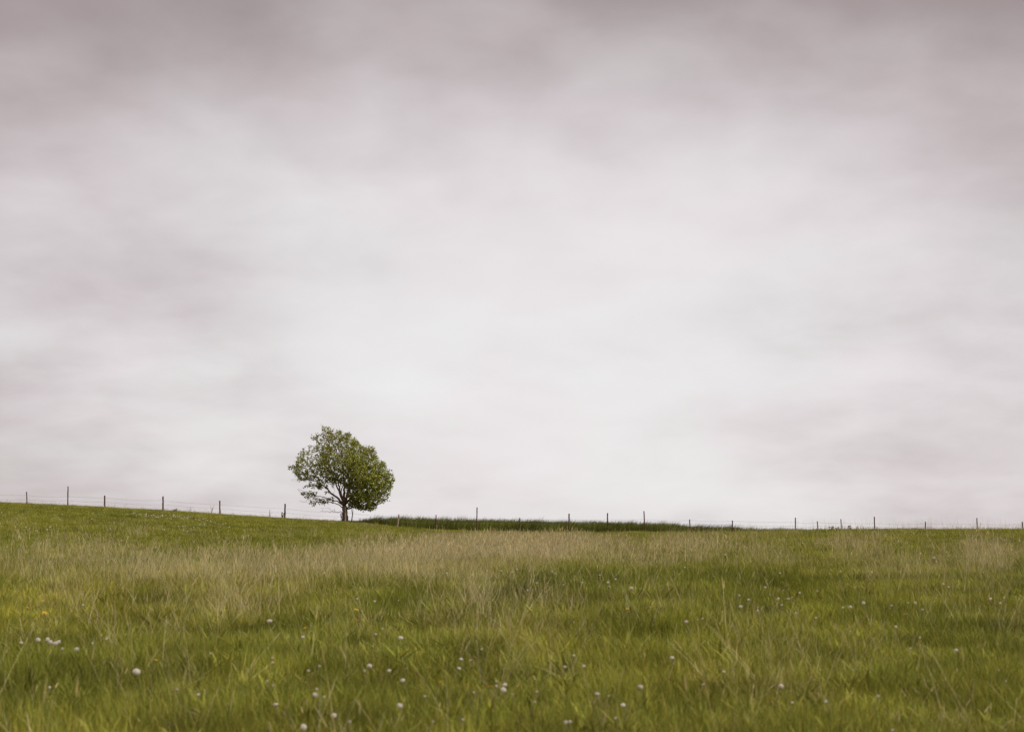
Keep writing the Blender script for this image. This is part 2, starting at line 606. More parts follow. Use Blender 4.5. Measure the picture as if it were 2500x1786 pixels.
def dryness(X, Y):
    Z = height(X, Y)
    px, py = proj(X, Y, Z + 0.30)
    base = 0.07 + 0.5 * np.clip(fbm(X * .35, Y * .22, 21) - .55, 0, 1)
    d = np.maximum(base, patchsum(PATCH, px, py) * (0.35 + 1.3 * fbm(X * .7, Y * .45, 31)))
    g = patchsum(GREENP, px, py)
    return np.clip(d - 0.55 * g, 0, 1), g


G_LUSH = np.array((0.130, 0.158, 0.021)); G_MID = np.array((0.236, 0.252, 0.040)); G_YEL = np.array((0.345, 0.322, 0.080))
D_TAN = np.array((0.64, 0.575, 0.30)); D_PINK = np.array((0.63, 0.535, 0.32)); D_OLIVE = np.array((0.42, 0.38, 0.15))


def green_tint(X, Y, D, G):
    n = fbm(X * .5, Y * .35, 41)[:, None]
    f = fbm(X * 2.1, Y * 1.6, 47)[:, None]
    c = G_MID * (1 - D[:, None] * .55) + G_YEL * D[:, None] * .55
    c = c * (1 - .75 * G[:, None]) + G_LUSH * .75 * G[:, None]
    c = c * (0.40 + 1.20 * f) * (0.80 + .48 * n)
    r = rng.uniform(.82, 1.18, (len(X), 1))
    return c * r * np.concatenate([1 + (n - .5) * .12, np.ones_like(n), 1 - (n - .5) * .2], 1)


def dry_tint(X, Y, D):
    r = rng.random((len(X), 1)); q = rng.random((len(X), 1))
    c = D_TAN * (1 - r) + D_PINK * r
    f = np.clip(1.15 - D[:, None] * 1.6, 0, .8) * q
    c = c * (1 - f) + D_OLIVE * f
    return c * rng.uniform(.75, 1.15, (len(X), 1))


near_g = proto_collection('near_green_tufts', [tuft_green('near_green_tuft_%02d' % i, 76, .15, .05, .17, .0046, 3) for i in range(8)] + [rosette('near_rosette_%02d' % i) for i in range(2)])
far_g = proto_collection('far_green_tufts', [tuft_green('far_green_tuft_%02d' % i, 70, .34, .06, .18, .0105, 3, .9) for i in range(8)])
near_d = proto_collection('near_dry_clumps', [tuft_dry('near_dry_clump_%02d' % i, 7, .15, .18, .52, .0034, 5, .4, .30) for i in range(9)])
far_d = proto_collection('far_dry_clumps', [tuft_dry('far_dry_clump_%02d' % i, 15, .36, .22, .52, .0088, 4, .5) for i in range(8)])
stalk = proto_collection('thin_stalks', [tuft_dry('thin_stalk_%02d' % i, 3, .30, .50, 1.0, .005, 5, .1, .10) for i in range(6)])
crop = proto_collection('crop_tufts', [tuft_crop('crop_tuft_%02d' % i, 34, .28) for i in range(6)])


def lay(name, protos, npro, X, Y, tint, smin, smax, hs=None, tilt=.12):
    n = len(X)
    s = rng.uniform(smin, smax, n)
    S = np.stack([s, s, s if hs is None else s * hs], -1)
    return scatter(name, protos, np.stack([X, Y, height(X, Y)], -1), rng.uniform(0, 6.283, n), rng.normal(0, tilt, (n, 2)), S, tint, rng.integers(0, npro, n))


# near and far green sward
parts = [sample_band(4.5, 12, 85, 1.5), sample_band(12, 20, 62, 2), sample_band(20, 32, 36)]
X = np.concatenate([p[0] for p in parts]); Y = np.concatenate([p[1] for p in parts])
D, G = dryness(X, Y)
hs = (0.45 + 1.2 * fbm(X * 1.1, Y * 1.1, 55)) * (1 + .35 * G)
pick = rng.integers(0, 8, len(X)); pick = np.where(rng.random(len(X)) < .12, rng.integers(8, 10, len(X)), pick)
s = rng.uniform(.8, 1.25, len(X)) * np.interp(Y, [6, 12], [.74, 1])
near_sward = scatter('meadow_grass', near_g, np.stack([X, Y, height(X, Y)], -1), rng.uniform(0, 6.283, len(X)), rng.normal(0, .12, (len(X), 2)),
                     np.stack([s, s, s * hs], -1), green_tint(X, Y, D, G), pick)
tag(near_sward, 'lush short green meadow grass covering the near part of the field', 'grass', kind='stuff')

parts = [sample_band(30, 45, 13), sample_band(45, 70, 10), sample_band(70, 101, 9)]
X = np.concatenate([p[0] for p in parts]); Y = np.concatenate([p[1] for p in parts])
D, G = dryness(X, Y)
hs = (0.65 + 0.6 * fbm(X * .5, Y * .5, 56)) * (1 + .2 * G) * np.where((X > 5) & (Y > 55), 1.1, 1.0)
far_sward = lay('hill_grass', far_g, 8, X, Y, green_tint(X, Y, D, G), .8, 1.2, hs)
tag(far_sward, 'short green grass on the slope running up to the fence', 'grass', kind='stuff')

# dry tan stalks
parts = [sample_band(5, 12, 22, 1.5), sample_band(12, 20, 20), sample_band(20, 30, 22)]
X = np.concatenate([p[0] for p in parts]); Y = np.concatenate([p[1] for p in parts])
D, G = dryness(X, Y)
k = rng.random(len(X)) < np.clip(D * 1.25, 0.07, 1) * np.interp(Y, [6, 9, 15], [.25, .4, 1])
th = ~k & (rng.random(len(X)) < .16)            # low thatch of dead blades in the green
hs = np.where(th, .38, 1.0)
k |= th
X, Y, D, hs = X[k], Y[k], D[k], hs[k]
near_dry = lay('dry_grass', near_d, 9, X, Y, dry_tint(X, Y, D), .7, 1.15, hs, .16)
tag(near_dry, 'pale tan dead grass stalks standing in the near part of the meadow', 'dry grass', kind='stuff')

parts = [sample_band(27, 45, 11), sample_band(45, 70, 9), sample_band(70, 100, 6)]
X = np.concatenate([p[0] for p in parts]); Y = np.concatenate([p[1] for p in parts])
D, G = dryness(X, Y)
k = rng.random(len(X)) < np.clip(D * .85 - .09, 0.02, 1)
k &= ~((X < -6) & (Y > 78) & (rng.random(len(X)) < .6))
k |= (X < -8) & (Y > 86) & (rng.random(len(X)) < .07)
X, Y, D = X[k], Y[k], D[k]
hsd = np.where((X < -4) & (Y > 60), .6, np.where((X >= -4) & (Y > 58), .62, .95)) * (.7 + .6 * fbm(X * .8, Y * .8, 77))
far_dry = lay('dry_grass_band', far_d, 8, X, Y, dry_tint(X, Y, D), .8, 1.1, hsd)
tag(far_dry, 'band of tall tan dead grass across the middle of the meadow', 'dry grass', kind='stuff')

# thin tall stalks that stand against the sky on the right-hand rise
n = 700
X = rng.uniform(7, 34, n); Y = rng.uniform(63, 80, n)
k = rng.random(n) < .35 + .65 * fbm(X * .5, Y * 0 + 3, 61)
X, Y = X[k], Y[k]
tall = lay('tall_dry_stalks', stalk, 6, X, Y, dry_tint(X, Y, np.ones(len(X)) * .8) * .9, .7, 1.1, None, .05)
tag(tall, 'thin tall dead stalks standing against the sky on the right of the rise', 'dry grass', kind='stuff')

# dark crop beyond the fence
n = 9000
X = rng.uniform(-13.5, 34, n); Y = rng.uniform(102.2, 140, n)
k = rng.random(n) < np.where(Y < 112, 1.0, .55)
X, Y = X[k], Y[k]
hc = np.interp(X, [-13.5, -11.5, -9.5, -7, 12, 18, 34], [.25, .4, 1.05, 1.08, 1.0, .75, .6]) * (.62 + .72 * fbm(X * .9, Y * .9, 71)) * rng.uniform(.75, 1.28, len(X))
nn = fbm(X * .6, Y * .6, 72)[:, None]
tint = np.array((0.150, 0.165, 0.034)) * (.35 + 1.3 * nn) * rng.uniform(.8, 1.2, (len(X), 1))
cropo = scatter('crop_grass', crop, np.stack([X, Y, height(X, Y)], -1), rng.normal(0, .35, len(X)), rng.normal(0, .06, (len(X), 2)),
                np.stack([np.ones(len(X))] * 2 + [hc], -1), tint, rng.integers(0, 6, len(X)))
tag(cropo, 'dark green tall grass crop growing beyond the wire fence', 'crop', kind='stuff')


# ------------------------------------------------------------------ tubes
def tube(V_, F_, pts, radii, sides=6, cap=True, wob=0.0):
    pts = [np.asarray(p, float) for p in pts]
    i0 = len(V_)
    ref = np.array((0.31, 0.9, 0.12))
    for k, p in enumerate(pts):
        t = pts[min(k + 1, len(pts) - 1)] - pts[max(k - 1, 0)]
        t = t / (np.linalg.norm(t) + 1e-9)
        r_ = ref if abs(np.dot(ref / np.linalg.norm(ref), t)) < .93 else np.array((1.0, 0, 0))
        u = np.cross(t, r_); u /= np.linalg.norm(u)
        v = np.cross(t, u)
        for s_ in range(sides):
            an = 6.28318 * s_ / sides
            rr = radii[k] * (1 + (random.uniform(-wob, wob) if wob else 0))
            V_.append(p + (u * math.cos(an) + v * math.sin(an)) * rr)
    for k in range(len(pts) - 1):
        for s_ in range(sides):
            a_, b_ = i0 + k * sides + s_, i0 + k * sides + (s_ + 1) % sides
            F_.append((a_, b_, b_ + sides, a_ + sides))
    if cap:
        F_.append(tuple(i0 + s_ for s_ in range(sides))[::-1])
        F_.append(tuple(i0 + (len(pts) - 1) * sides + s_ for s_ in range(sides)))


# ------------------------------------------------------------------ wire fence
POSTS = [  # top x, top y, bottom x, width px, distance, bleached, visible foot row or None
    (-70, 1196, -71, 2.4, 100.5, 0, None),
    (65, 1200, 64.5, 2.3, 100.5, 0, None), (166, 1187, 163.5, 2.5, 100.5, 0, None), (255.5, 1209.5, 254, 3.3, 100.5, 0, None),
    (398, 1211.5, 396.5, 3.5, 100.5, 0, None), (536.5, 1222, 536.3, 3.0, 100.5, 0, None), (696, 1229.5, 694.7, 3.4, 100.8, 0, None),
    (843.6, 1238, 842.6, 3.2, 101.2, 1, None), (974, 1255.5, 968.5, 3.6, 101, 1, None), (1064.6, 1256.5, 1064.4, 2.4, 101, 0, None),
    (1164.7, 1238, 1163.6, 2.4, 101, 0, None), (1268.8, 1264, 1268.2, 2.8, 101, 0, None), (1389.3, 1253.5, 1388.3, 3.1, 101, 0, None),
    (1483.3, 1252, 1482.4, 2.8, 101, 0, None), (1572, 1247, 1574.5, 2.5, 101, 0, None), (1683.5, 1267.5, 1686, 2.3, 101, 0, None),
    (1788, 1270, 1788, 2.5, 101, 0, None), (1942, 1263, 1941.5, 2.5, 101, 0, None), (1995.2, 1272, 1999, 2.3, 101, 0, None),
    (2053, 1266.5, 2054.5, 2.2, 101, 0, None), (2134.5, 1261, 2136, 2.5, 101, 0, None), (2259, 1273, 2259.5, 2.5, 101, 0, None),
    (2385, 1264, 2386, 2.5, 101, 0, None), (2495.5, 1273, 2498.5, 2.5, 101, 0, None), (2610, 1268, 2611, 2.5, 101, 0, None),
]
fence = bpy.data.objects.new('wire_fence', None)
col.objects.link(fence)
fb = at(1165, 1300, 101.0)
fence.location = (fb[0], fb[1], float(height(fb[0], fb[1])))
FO = np.array(fence.location)
tag(fence, 'wire fence on uneven wooden posts running along the top of the meadow', 'fence')
tops = []
for (xt, yt, xb, w, Yd, bl, _f) in POSTS:
    top = at(xt, yt, Yd)
    gx_ = at(xb, 1300, Yd)[0]
    gz_ = float(height(gx_, Yd))
    foot_px = proj(gx_, Yd, gz_)[1]
    # the lean seen in the photograph, carried down to the ground
    bot = np.array((gx_, Yd, gz_ - 0.25))
    L = np.linalg.norm(top - bot)
    r = w / 2 / FPX * Yd * 1.12
    npt = 9
    pts, rad = [], []
    for k in range(npt):
        t = k / (npt - 1)
        pts.append(bot * (1 - t) + top * t + np.array((U(-.2, .2) * r, U(-.2, .2) * r, 0)) * (0 if k in (0, npt - 1) else 1) - FO)
        rad.append(r * (1.08 - .14 * t) * U(.93, 1.07))
    pts.append(pts[-1] + (top - bot) / L * r * .35); rad.append(rad[-1] * .72)
    Vp, Fp = [], []
    tube(Vp, Fp, pts, rad, 9, True, .06)
    o = mesh_obj('fence_post', Vp, Fp, M_postg if bl else M_post, fence)
    if xt == 1164.7: o['label'] = 'tallest thin dark post standing in front of the crop'
    if xt == 974: o['label'] = 'short bleached post leaning to the right'
    if xt == 843.6: o['label'] = 'bleached grey post in front of the tree trunk'
    if xt == 166: o['label'] = 'tall thin dark post on the left hill'
    tops.append((top, bot, r))


def wire_at(i, row):
    """point on the camera side of post i at a photograph row"""
    top, bot, r = tops[i]
    z = at(POSTS[i][0], row, POSTS[i][4])[2]
    t = (z - bot[2]) / (top[2] - bot[2])
    p = bot * (1 - t) + top * t
    return p + np.array((0, -r * 1.02, 0))


W1 = np.interp([p[0] for p in POSTS], [-70, 64, 165, 255, 398, 536, 696, 845, 974, 1064, 1165, 1269, 1389, 1483, 1573, 1684, 1788, 1942, 2053, 2135, 2259, 2385, 2610],
               [1204, 1208.5, 1211, 1214.5, 1221, 1231, 1241, 1251, 1261.5, 1266, 1266.8, 1267, 1267.2, 1267.2, 1267.6, 1269.5, 1271.5, 1274.2, 1275.5, 1276.5, 1277.5, 1278, 1278])
W2 = W1 + np.interp([p[0] for p in POSTS], [-70, 845, 1100, 2610], [10.5, 10, 9, 9])
W3 = W2 + 9
for wi, Wr in enumerate((W1, W2)):
    Vp, Fp = [], []
    pts = []
    for i in range(len(POSTS) - 1):
        a_, b_ = wire_at(i, Wr[i]), wire_at(i + 1, Wr[i + 1])
        for k in range(8):
            t = k / 8
            pts.append(a_ * (1 - t) + b_ * t - np.array((0, 0, .05 * 4 * t * (1 - t) * (1 + .5 * math.sin(i * 2.3 + wi)))) - FO)
    pts.append(wire_at(len(POSTS) - 1, Wr[-1]) - FO)
    tube(Vp, Fp, pts, [.0036] * len(pts), 4, True)
    # barbs
    for k in range(0, len(pts) - 1):
        for q in range(3):
            t = U(0, 1)
            p = pts[k] * (1 - t) + pts[k + 1] * t
            tube(Vp, Fp, [p + np.array((U(-.01, .01), 0, -.022)), p + np.array((U(-.01, .01), 0, .022))], [.004, .004], 3, False)
    mesh_obj('wire', Vp, Fp, M_wire, fence)

# ------------------------------------------------------------------ the tree
TY = 102.6
tb = at(843, 1277, TY)
TZ = float(height(tb[0], TY)) - 0.03
tree = bpy.data.objects.new('broadleaf_tree', None)
col.objects.link(tree)
tree.location = (tb[0], TY, TZ)
tag(tree, 'lone round-crowned green broadleaf tree on the skyline beside the fence', 'tree')
ZS = 5.8 * FPX / TY                      # zoom pixels (5.8x crop of the photograph) per metre
ZBASE = (proj(tb[0], TY, TZ)[1] - 1020) * 5.8


def T(zx, zy, y=0.0):
    return np.array(((zx - 950) / ZS, y, (ZBASE - zy) / ZS))


OUT = [(605, 115), (700, 148), (780, 185), (860, 175), (915, 235), (990, 222), (1090, 305), (1150, 385), (1250, 430), (1335, 418), (1370, 540), (1400, 590), (1470, 615),
       (1510, 690), (1560, 765), (1610, 820), (1638, 870), (1590, 960), (1560, 1060), (1545, 1150), (1470, 1200), (1375, 1200), (1390, 1255), (1330, 1300),
       (1200, 1290), (1080, 1262), (1000, 1235), (1000, 1150), (985, 1030), (930, 940), (850, 910), (760, 930), (690, 970), (620, 985), (570, 950), (560, 890), (430, 865), (330, 885), (240, 815), (215, 745),
       (130, 705), (240, 675), (245, 600), (270, 560), (300, 480), (340, 455), (420, 400), (480, 440), (490, 360), (465, 280), (510, 235), (560, 250), (615, 225)]
OUTM = np.array([T(a_, b_)[[0, 2]] for a_, b_ in OUT])


def inside(P, poly):
    x, z = P[:, 0], P[:, 1]
    c = np.zeros(len(P), bool)
    j = len(poly) - 1
    for i in range(len(poly)):
        xi, zi = poly[i]; xj, zj = poly[j]
        c ^= ((zi > z) != (zj > z)) & (x < (xj - xi) * (z - zi) / (zj - zi + 1e-12) + xi)
        j = i
    return c


def edge_dist(P, poly):
    d = np.full(len(P), 1e9)
    for i in range(len(poly)):
        a_, b_ = poly[i - 1], poly[i]
        ab = b_ - a_
        t = np.clip(((P - a_) @ ab) / (ab @ ab), 0, 1)
        d = np.minimum(d, np.linalg.norm(P - (a_ + t[:, None] * ab), axis=1))
    return d


cand = np.stack([rng.uniform(-4.3, 3.7, 12000), rng.uniform(.8, 7.2, 12000)], -1)
cand = cand[inside(cand, OUTM)]
ed = edge_dist(cand, OUTM)
hd = np.sqrt(np.clip(ed * (2 * 3.0 - ed), 0.01, None))
yv = rng.uniform(-1, 1, len(cand)); yv = np.sign(yv) * np.abs(yv) ** .62
C3 = np.stack([cand[:, 0], yv * hd * .95, cand[:, 1]], -1)
# volume weighting, thinner foliage to the left and near the lower limbs
wgt = hd / hd.max()
leftness = np.clip((-C3[:, 0] - .3) / 2.2, 0, 1)
low = np.clip((2.9 - C3[:, 2]) / 1.6, 0, 1)
wgt = wgt * (1 - .35 * leftness) * (1 - .65 * leftness * low) + .22 * (ed < .35)
hole = np.array([vnoise(p[0] * 1.5 + 40, p[2] * 1.5 + p[1] * .8, 5) for p in C3])
wgt *= np.where(hole < np.where(C3[:, 0] > .2, .16, .30), .10, 1.0)
wgt = np.clip(wgt, 0, 1)
C3 = C3[rng.random(len(C3)) < wgt]
# Poisson thinning
keep = []
arr = np.zeros((0, 3))
for p in C3:
    if len(arr) == 0 or np.min(np.sum((arr - p) ** 2, 1)) > (.168 if p[0] > .1 else .225) ** 2:
        arr = np.vstack([arr, p]); keep.append(p)
    if len(arr) >= 1900: break
spire = [(610, 128), (622, 180), (702, 158), (708, 215), (808, 190), (858, 188), (925, 238), (985, 232), (978, 282), (476, 280), (512, 245), (338, 470), (318, 500), (428, 412), (1330, 425), (1300, 460),
         (1466, 625), (1492, 672), (1548, 765), (1600, 820), (1625, 868), (1582, 965), (1548, 1070), (1530, 1155), (1370, 1238), (1325, 1290), (148, 705), (196, 705), (245, 690), (255, 615)]
leafpts = np.vstack([arr, [T(a_, b_, U(-.5, .5)) for a_, b_ in spire]])
# sparse lower-left sprays: few leaves, many bare twigs
spray = []
for (x0, y0, x1, y1, nn_, lf) in [(450, 930, 600, 990, 12, .9), (315, 1035, 560, 1125, 26, .62), (440, 1130, 780, 1200, 26, .25), (480, 1180, 620, 1225, 8, .7),
                                  (155, 850, 330, 915, 9, 0), (250, 1005, 360, 1060, 6, 0), (270, 1150, 480, 1215, 11, 0), (550, 1260, 820, 1345, 12, 0), (350, 960, 430, 1000, 4, .6),
                                  (620, 1040, 800, 1160, 14, .08), (420, 880, 560, 930, 8, .3)]:
    for k in range(nn_):
        spray.append((T(U(x0, x1), U(y0, y1), U(-.9, .9)), random.random() < lf))

LIMBS = [
    ([(945, 1490, 0), (948, 1400, 0), (942, 1310, 0), (936, 1235, 0)], .27, .20),
    ([(936, 1235, 0), (840, 1150, .1), (740, 1060, .2), (640, 965, .3), (520, 900, .3), (390, 870, .2)], .11, .02),
    ([(936, 1235, 0), (895, 1120, -.3), (868, 1010, -.5), (860, 900, -.6), (810, 790, -.8), (735, 690, -1.0), (670, 540, -1.1)], .10, .018),
    ([(936, 1235, 0), (925, 1080, .1), (930, 950, .3), (900, 800, .4), (880, 600, .3), (830, 380, .1)], .125, .018),
    ([(936, 1235, 0), (990, 1110, -.4), (1030, 980, -.8), (1080, 850, -1.2), (1160, 690, -1.5)], .10, .018),
    ([(936, 1235, 0), (1050, 1090, .3), (1180, 960, .6), (1340, 850, .8), (1480, 780, .8)], .10, .018),
    ([(942, 1300, 0), (1090, 1262, -.3), (1230, 1200, -.6), (1400, 1130, -.7), (1490, 1070, -.6)], .065, .014),
    ([(942, 1310, 0), (870, 1240, -.2), (790, 1200, -.3), (650, 1200, -.4), (500, 1180, -.4)], .055, .012),
    ([(938, 1260, 0), (820, 1175, .4), (660, 1130, .7), (490, 1085, .8), (330, 1045, .8)], .06, .012),
    ([(946, 1370, 0), (880, 1325, -.1), (820, 1335, -.2), (720, 1328, -.3), (600, 1312, -.3)], .03, .008),
    ([(936, 1235, 0), (960, 1050, .6), (1000, 880, 1.2), (1040, 700, 1.5), (1060, 520, 1.3)], .10, .018),
    ([(936, 1235, 0), (850, 1060, .7), (760, 900, 1.3), (660, 740, 1.5), (560, 600, 1.2)], .09, .018),
    ([(936, 1235, 0), (900, 1060, -.9), (980, 880, -1.7), (1050, 760, -2.0)], .08, .018),
    ([(942, 1300, 0), (1080, 1170, .7), (1230, 1090, 1.3), (1380, 1020, 1.5)], .06, .014),
]
nodes, parent, plen, owner, rfix = [], [], [], [], []
for li, (pl, r0, r1) in enumerate(LIMBS):
    P3 = [T(*p) for p in pl]
    if li == 0:
        prev = -1
    else:
        dd = [np.linalg.norm(P3[0] - nodes[k]) for k in range(len(nodes)) if owner[k] == 0]
        prev = int(np.argmin(dd))
    tot = len(P3) * 5
    for i in range(len(P3)):
        if li > 0 and i == 0: continue
        if i == 0:
            nodes.append(P3[0]); parent.append(-1); plen.append(0); owner.append(0); rfix.append(r0); prev = 0
            continue
        a_, b_ = P3[i - 1], P3[i]
        for k in range(1, 5):
            t = k / 4
            q = a_ * (1 - t) + b_ * t + rng.normal(0, .022 if li else .012, 3)
            nodes.append(q); parent.append(prev); plen.append(plen[prev] + float(np.linalg.norm(q - nodes[prev]))); owner.append(li)
            tt = ((i - 1) + t) / (len(P3) - 1)
            rfix.append(r0 * (1 - tt) ** 1.1 + r1 * (1 - (1 - tt) ** 1.1) if li else r0 + (r1 - r0) * tt)
            prev = len(nodes) - 1
nlimb = len(nodes)
att = [(p, True) for p in leafpts] + spray
fork = T(936, 1235)
att.sort(key=lambda q: np.linalg.norm(q[0] - fork))
terms = []
NA = np.array(nodes); PLA = np.array(plen); OW = np.array(owner)
for p, lf in att:
    d = np.linalg.norm(NA - p, axis=1)
    cost = d + .30 * PLA + np.where(OW == 0, 3.0, 0)
    # do not fold back towards the trunk
    k = int(np.argmin(cost))
    L = d[k]
    m = max(1, int(L / .16))
    prev = k
    base = NA[k]
    sag = rng.normal(0, .05, 3) * L
    for j in range(1, m + 1):
        t = j / m
        q = base * (1 - t) + p * t + sag * 4 * t * (1 - t) + np.array((0, 0, -.05 * L)) * 4 * t * (1 - t)
        nodes.append(q); parent.append(prev); pl_ = PLA[prev] + float(np.linalg.norm(q - NA[prev])) if prev < len(PLA) else 0
        owner.append(OW[prev]); rfix.append(0)
        NA = np.vstack([NA, q]); PLA = np.append(PLA, pl_); OW = np.append(OW, OW[prev])
        prev = len(nodes) - 1
    terms.append((prev, lf))
nN = len(nodes)
children = [[] for _ in range(nN)]
for i in range(nN):
    if parent[i] >= 0: children[parent[i]].append(i)
area = np.zeros(nN)
for i in range(nN - 1, -1, -1):
    if not children[i]: area[i] = .0062 ** 2.3
    if parent[i] >= 0: area[parent[i]] += area[i]
rad_ = area ** (1 / 2.3)
for i in range(nN):
    if rfix[i] > 0: rad_[i] = max(min(rad_[i], rfix[i] * 1.25), rfix[i] * .85)
    elif parent[i] >= 0: rad_[i] = min(rad_[i], rad_[parent[i]] * .95)
VT = {li: ([], []) for li in range(len(LIMBS))}
# chains: follow the thickest child
done = set()
stack = [0]
starts = [(0, None)]
while starts:
    i, par = starts.pop()
    chain = [] if par is None else [par]
    cur = i
    while True:
        chain.append(cur)
        ch = children[cur]
        if not ch: break
        same = [c for c in ch if owner[c] == owner[cur]]
        pool = same if same else []
        if not pool:
            for c in ch: starts.append((c, cur))
            break
        nx = max(pool, key=lambda c: (c < nlimb, rad_[c]))
        for c in ch:
            if c != nx: starts.append((c, cur))
        cur = nx
    if len(chain) < 2: continue
    li = owner[chain[-1]] if par is None else owner[chain[1]]
    rr = [rad_[c] for c in chain]
    if par is not None: rr[0] = min(rad_[chain[0]], rr[1] * 1.15)
    rr[-1] *= .6
    if li == 0 and par is None:
        rr[0] *= 1.35; rr[1] *= 1.15
    tube(VT[li][0], VT[li][1], [nodes[c] for c in chain], rr, 10 if rr[0] > .08 else (6 if rr[0] > .02 else 4), True, .06 if rr[0] > .04 else 0)
for li in VT:
    if VT[li][1]:
        mesh_obj('trunk' if li == 0 else 'limb', VT[li][0], VT[li][1], M_bark, tree)
# thin stem that drops from the crown to the ground right of the trunk, and suckers at the foot
Vs, Fs = [], []
tube(Vs, Fs, [T(1042, 1470, -.2), T(1050, 1400, -.2), T(1056, 1370, -.22), T(1046, 1310, -.2), T(1046, 1240, -.15), T(1060, 1170, -.1), T(1100, 1080, -.1)], [.045, .04, .04, .034, .03, .025, .012], 6, True, .1)
tube(Vs, Fs, [T(1050, 1400, -.2), T(1062, 1340, -.2), T(1066, 1290, -.25)], [.016, .012, .006], 4)
mesh_obj('side_stem', Vs, Fs, M_bark, tree)
Vs, Fs = [], []
for k in range(9):
    x0 = 915 + U(-8, 12)
    tube(Vs, Fs, [T(x0, 1490, -.2), T(x0 - U(0, 14), 1430, -.25), T(x0 - U(4, 30), U(1340, 1400), -.3)], [.018, .013, .005], 4)
mesh_obj('sucker_shoots', Vs, Fs, M_bark, tree)

# crown leaves: five-lobed blades in rosettes at the twig ends
lob = [(0, 0), (.30, -.05), (.46, .22), (.25, .33), (.38, .68), (.12, .62), (0, 1.0), (-.12, .62), (-.38, .68), (-.25, .33), (-.46, .22), (-.30, -.05)]
LV, LF, LC = [], [], []


def leaf(p, dirv, nrm, size, colr):
    dirv = dirv / (np.linalg.norm(dirv) + 1e-9)
    sd_ = np.cross(dirv, nrm); sd_ /= np.linalg.norm(sd_) + 1e-9
    nn_ = np.cross(sd_, dirv)
    i0 = len(LV)
    LV.append(p + dirv * size * .3); LC.append(colr)
    for (a_, b_) in lob:
        LV.append(p + (sd_ * a_ + dirv * b_ - nn_ * (.55 * a_ * a_ + .28 * b_ * b_)) * size); LC.append(colr)
    for k in range(len(lob)):
        LF.append((i0, i0 + 1 + k, i0 + 1 + (k + 1) % len(lob)))


cen = T(930, 780)
LG = [np.array((0.28, 0.31, 0.036)), np.array((0.41, 0.43, 0.07)), np.array((0.14, 0.165, 0.025)), np.array((0.20, 0.16, 0.065))]
spots = []
for k, lf in terms:
    if lf:
        spots.append((nodes[k], 1.0))
        # leaves along the last bit of the twig
        q = parent[k]
        if q >= nlimb and random.random() < .7: spots.append((nodes[q], .6))
for p, amt in spots:
    n_ = int(random.randint(8, 12) * amt)
    outw = p - cen; outw = outw / (np.linalg.norm(outw) + 1e-9)
    edge = np.linalg.norm(p - cen)
    cl = U(.78, 1.22)
    for j in range(n_):
        dv = rng.normal(0, 1, 3); dv /= np.linalg.norm(dv)
        dv = dv + outw * .45 + np.array((0, 0, -.15))
        q = p + rng.normal(0, .055, 3) + dv * U(.0, .07)
        nv = np.array((0, 0, 1.0)) + rng.normal(0, .5, 3) + outw * .5
        c = LG[0] if random.random() < .5 else LG[1]
        if random.random() < .14: c = LG[2]
        if random.random() < .05 or (outw[2] > .55 and edge > 2.6 and random.random() < .3): c = LG[3]
        leaf(q, dv, nv, U(.08, .135), tuple(np.append(c * cl * U(.85, 1.15), 1)))
crown = mesh_obj('crown', LV, LF, M_leaf, tree, smooth=False)
ca = crown.data.color_attributes.new('bc', 'FLOAT_COLOR', 'POINT')
ca.data.foreach_set('color', np.array(LC, np.float32).ravel())
crown['kind'] = 'stuff'
# a few leaves on the suckers at the foot
LV, LF, LC = [], [], []
for j in range(40):
    leaf(T(U(885, 925), U(1340, 1470), -.3 + U(-.1, .1)), rng.normal(0, 1, 3), np.array((0, -.5, 1.0)) + rng.normal(0, .4, 3), U(.05, .09), (.12, .11, .035, 1))
so = mesh_obj('sucker_leaves', LV, LF, M_leaf, tree, smooth=False)
so.data.color_attributes.new('bc', 'FLOAT_COLOR', 'POINT').data.foreach_set('color', np.array(LC, np.float32).ravel())
so['kind'] = 'stuff'


# ------------------------------------------------------------------ weeds along the fence
def weed(name, px, row, Y, h, nst, label, cat, mat, spread, leaves, lsize, group=None):
    X_ = at(px, row, Y)[0]
    z = float(height(X_, Y))
    e = bpy.data.objects.new(name, None)
    col.objects.link(e)
    e.location = (X_, Y, z)
    tag(e, label, cat, group)
    Vw, Fw, Vl, Fl = [], [], [], []
    for k in range(nst):
        a_ = U(0, 6.283); hh = h * U(.65, 1.0)
        tip = np.array((math.cos(a_) * spread * U(.2, 1), math.sin(a_) * spread * U(.2, 1), hh))
        mid = tip * .5 + np.array((0, 0, hh * .08))
        tube(Vw, Fw, [(0, 0, -.03), mid, tip], [.011, .008, .004], 4)
        for j in range(leaves):
            t = U(.35, 1.0)
            p = (mid * (1 - (t - .5) * 2) + tip * (t - .5) * 2) if t > .5 else mid * t * 2
            dv = rng.normal(0, 1, 3) + np.array((0, 0, .4)); dv /= np.linalg.norm(dv)
            sd_ = np.cross(dv, (0.2, .3, 1)); sd_ /= np.linalg.norm(sd_)
            s_ = lsize * U(.6, 1.2)
            i0 = len(Vl)
            Vl += [p, p + dv * s_ * .5 + sd_ * s_ * .28, p + dv * s_, p + dv * s_ * .5 - sd_ * s_ * .28, p + dv * s_ * .55 + np.cross(sd_, dv) * s_ * .12]
            Fl += [(i0, i0 + 1, i0 + 4), (i0 + 1, i0 + 2, i0 + 4), (i0 + 2, i0 + 3, i0 + 4), (i0 + 3, i0, i0 + 4)]
    mesh_obj('stems', Vw, Fw, M_weedr if mat is M_weedr else M_stem, e)
    lo = mesh_obj('foliage', Vl, Fl, mat, e, smooth=False)
    lo['kind'] = 'stuff'


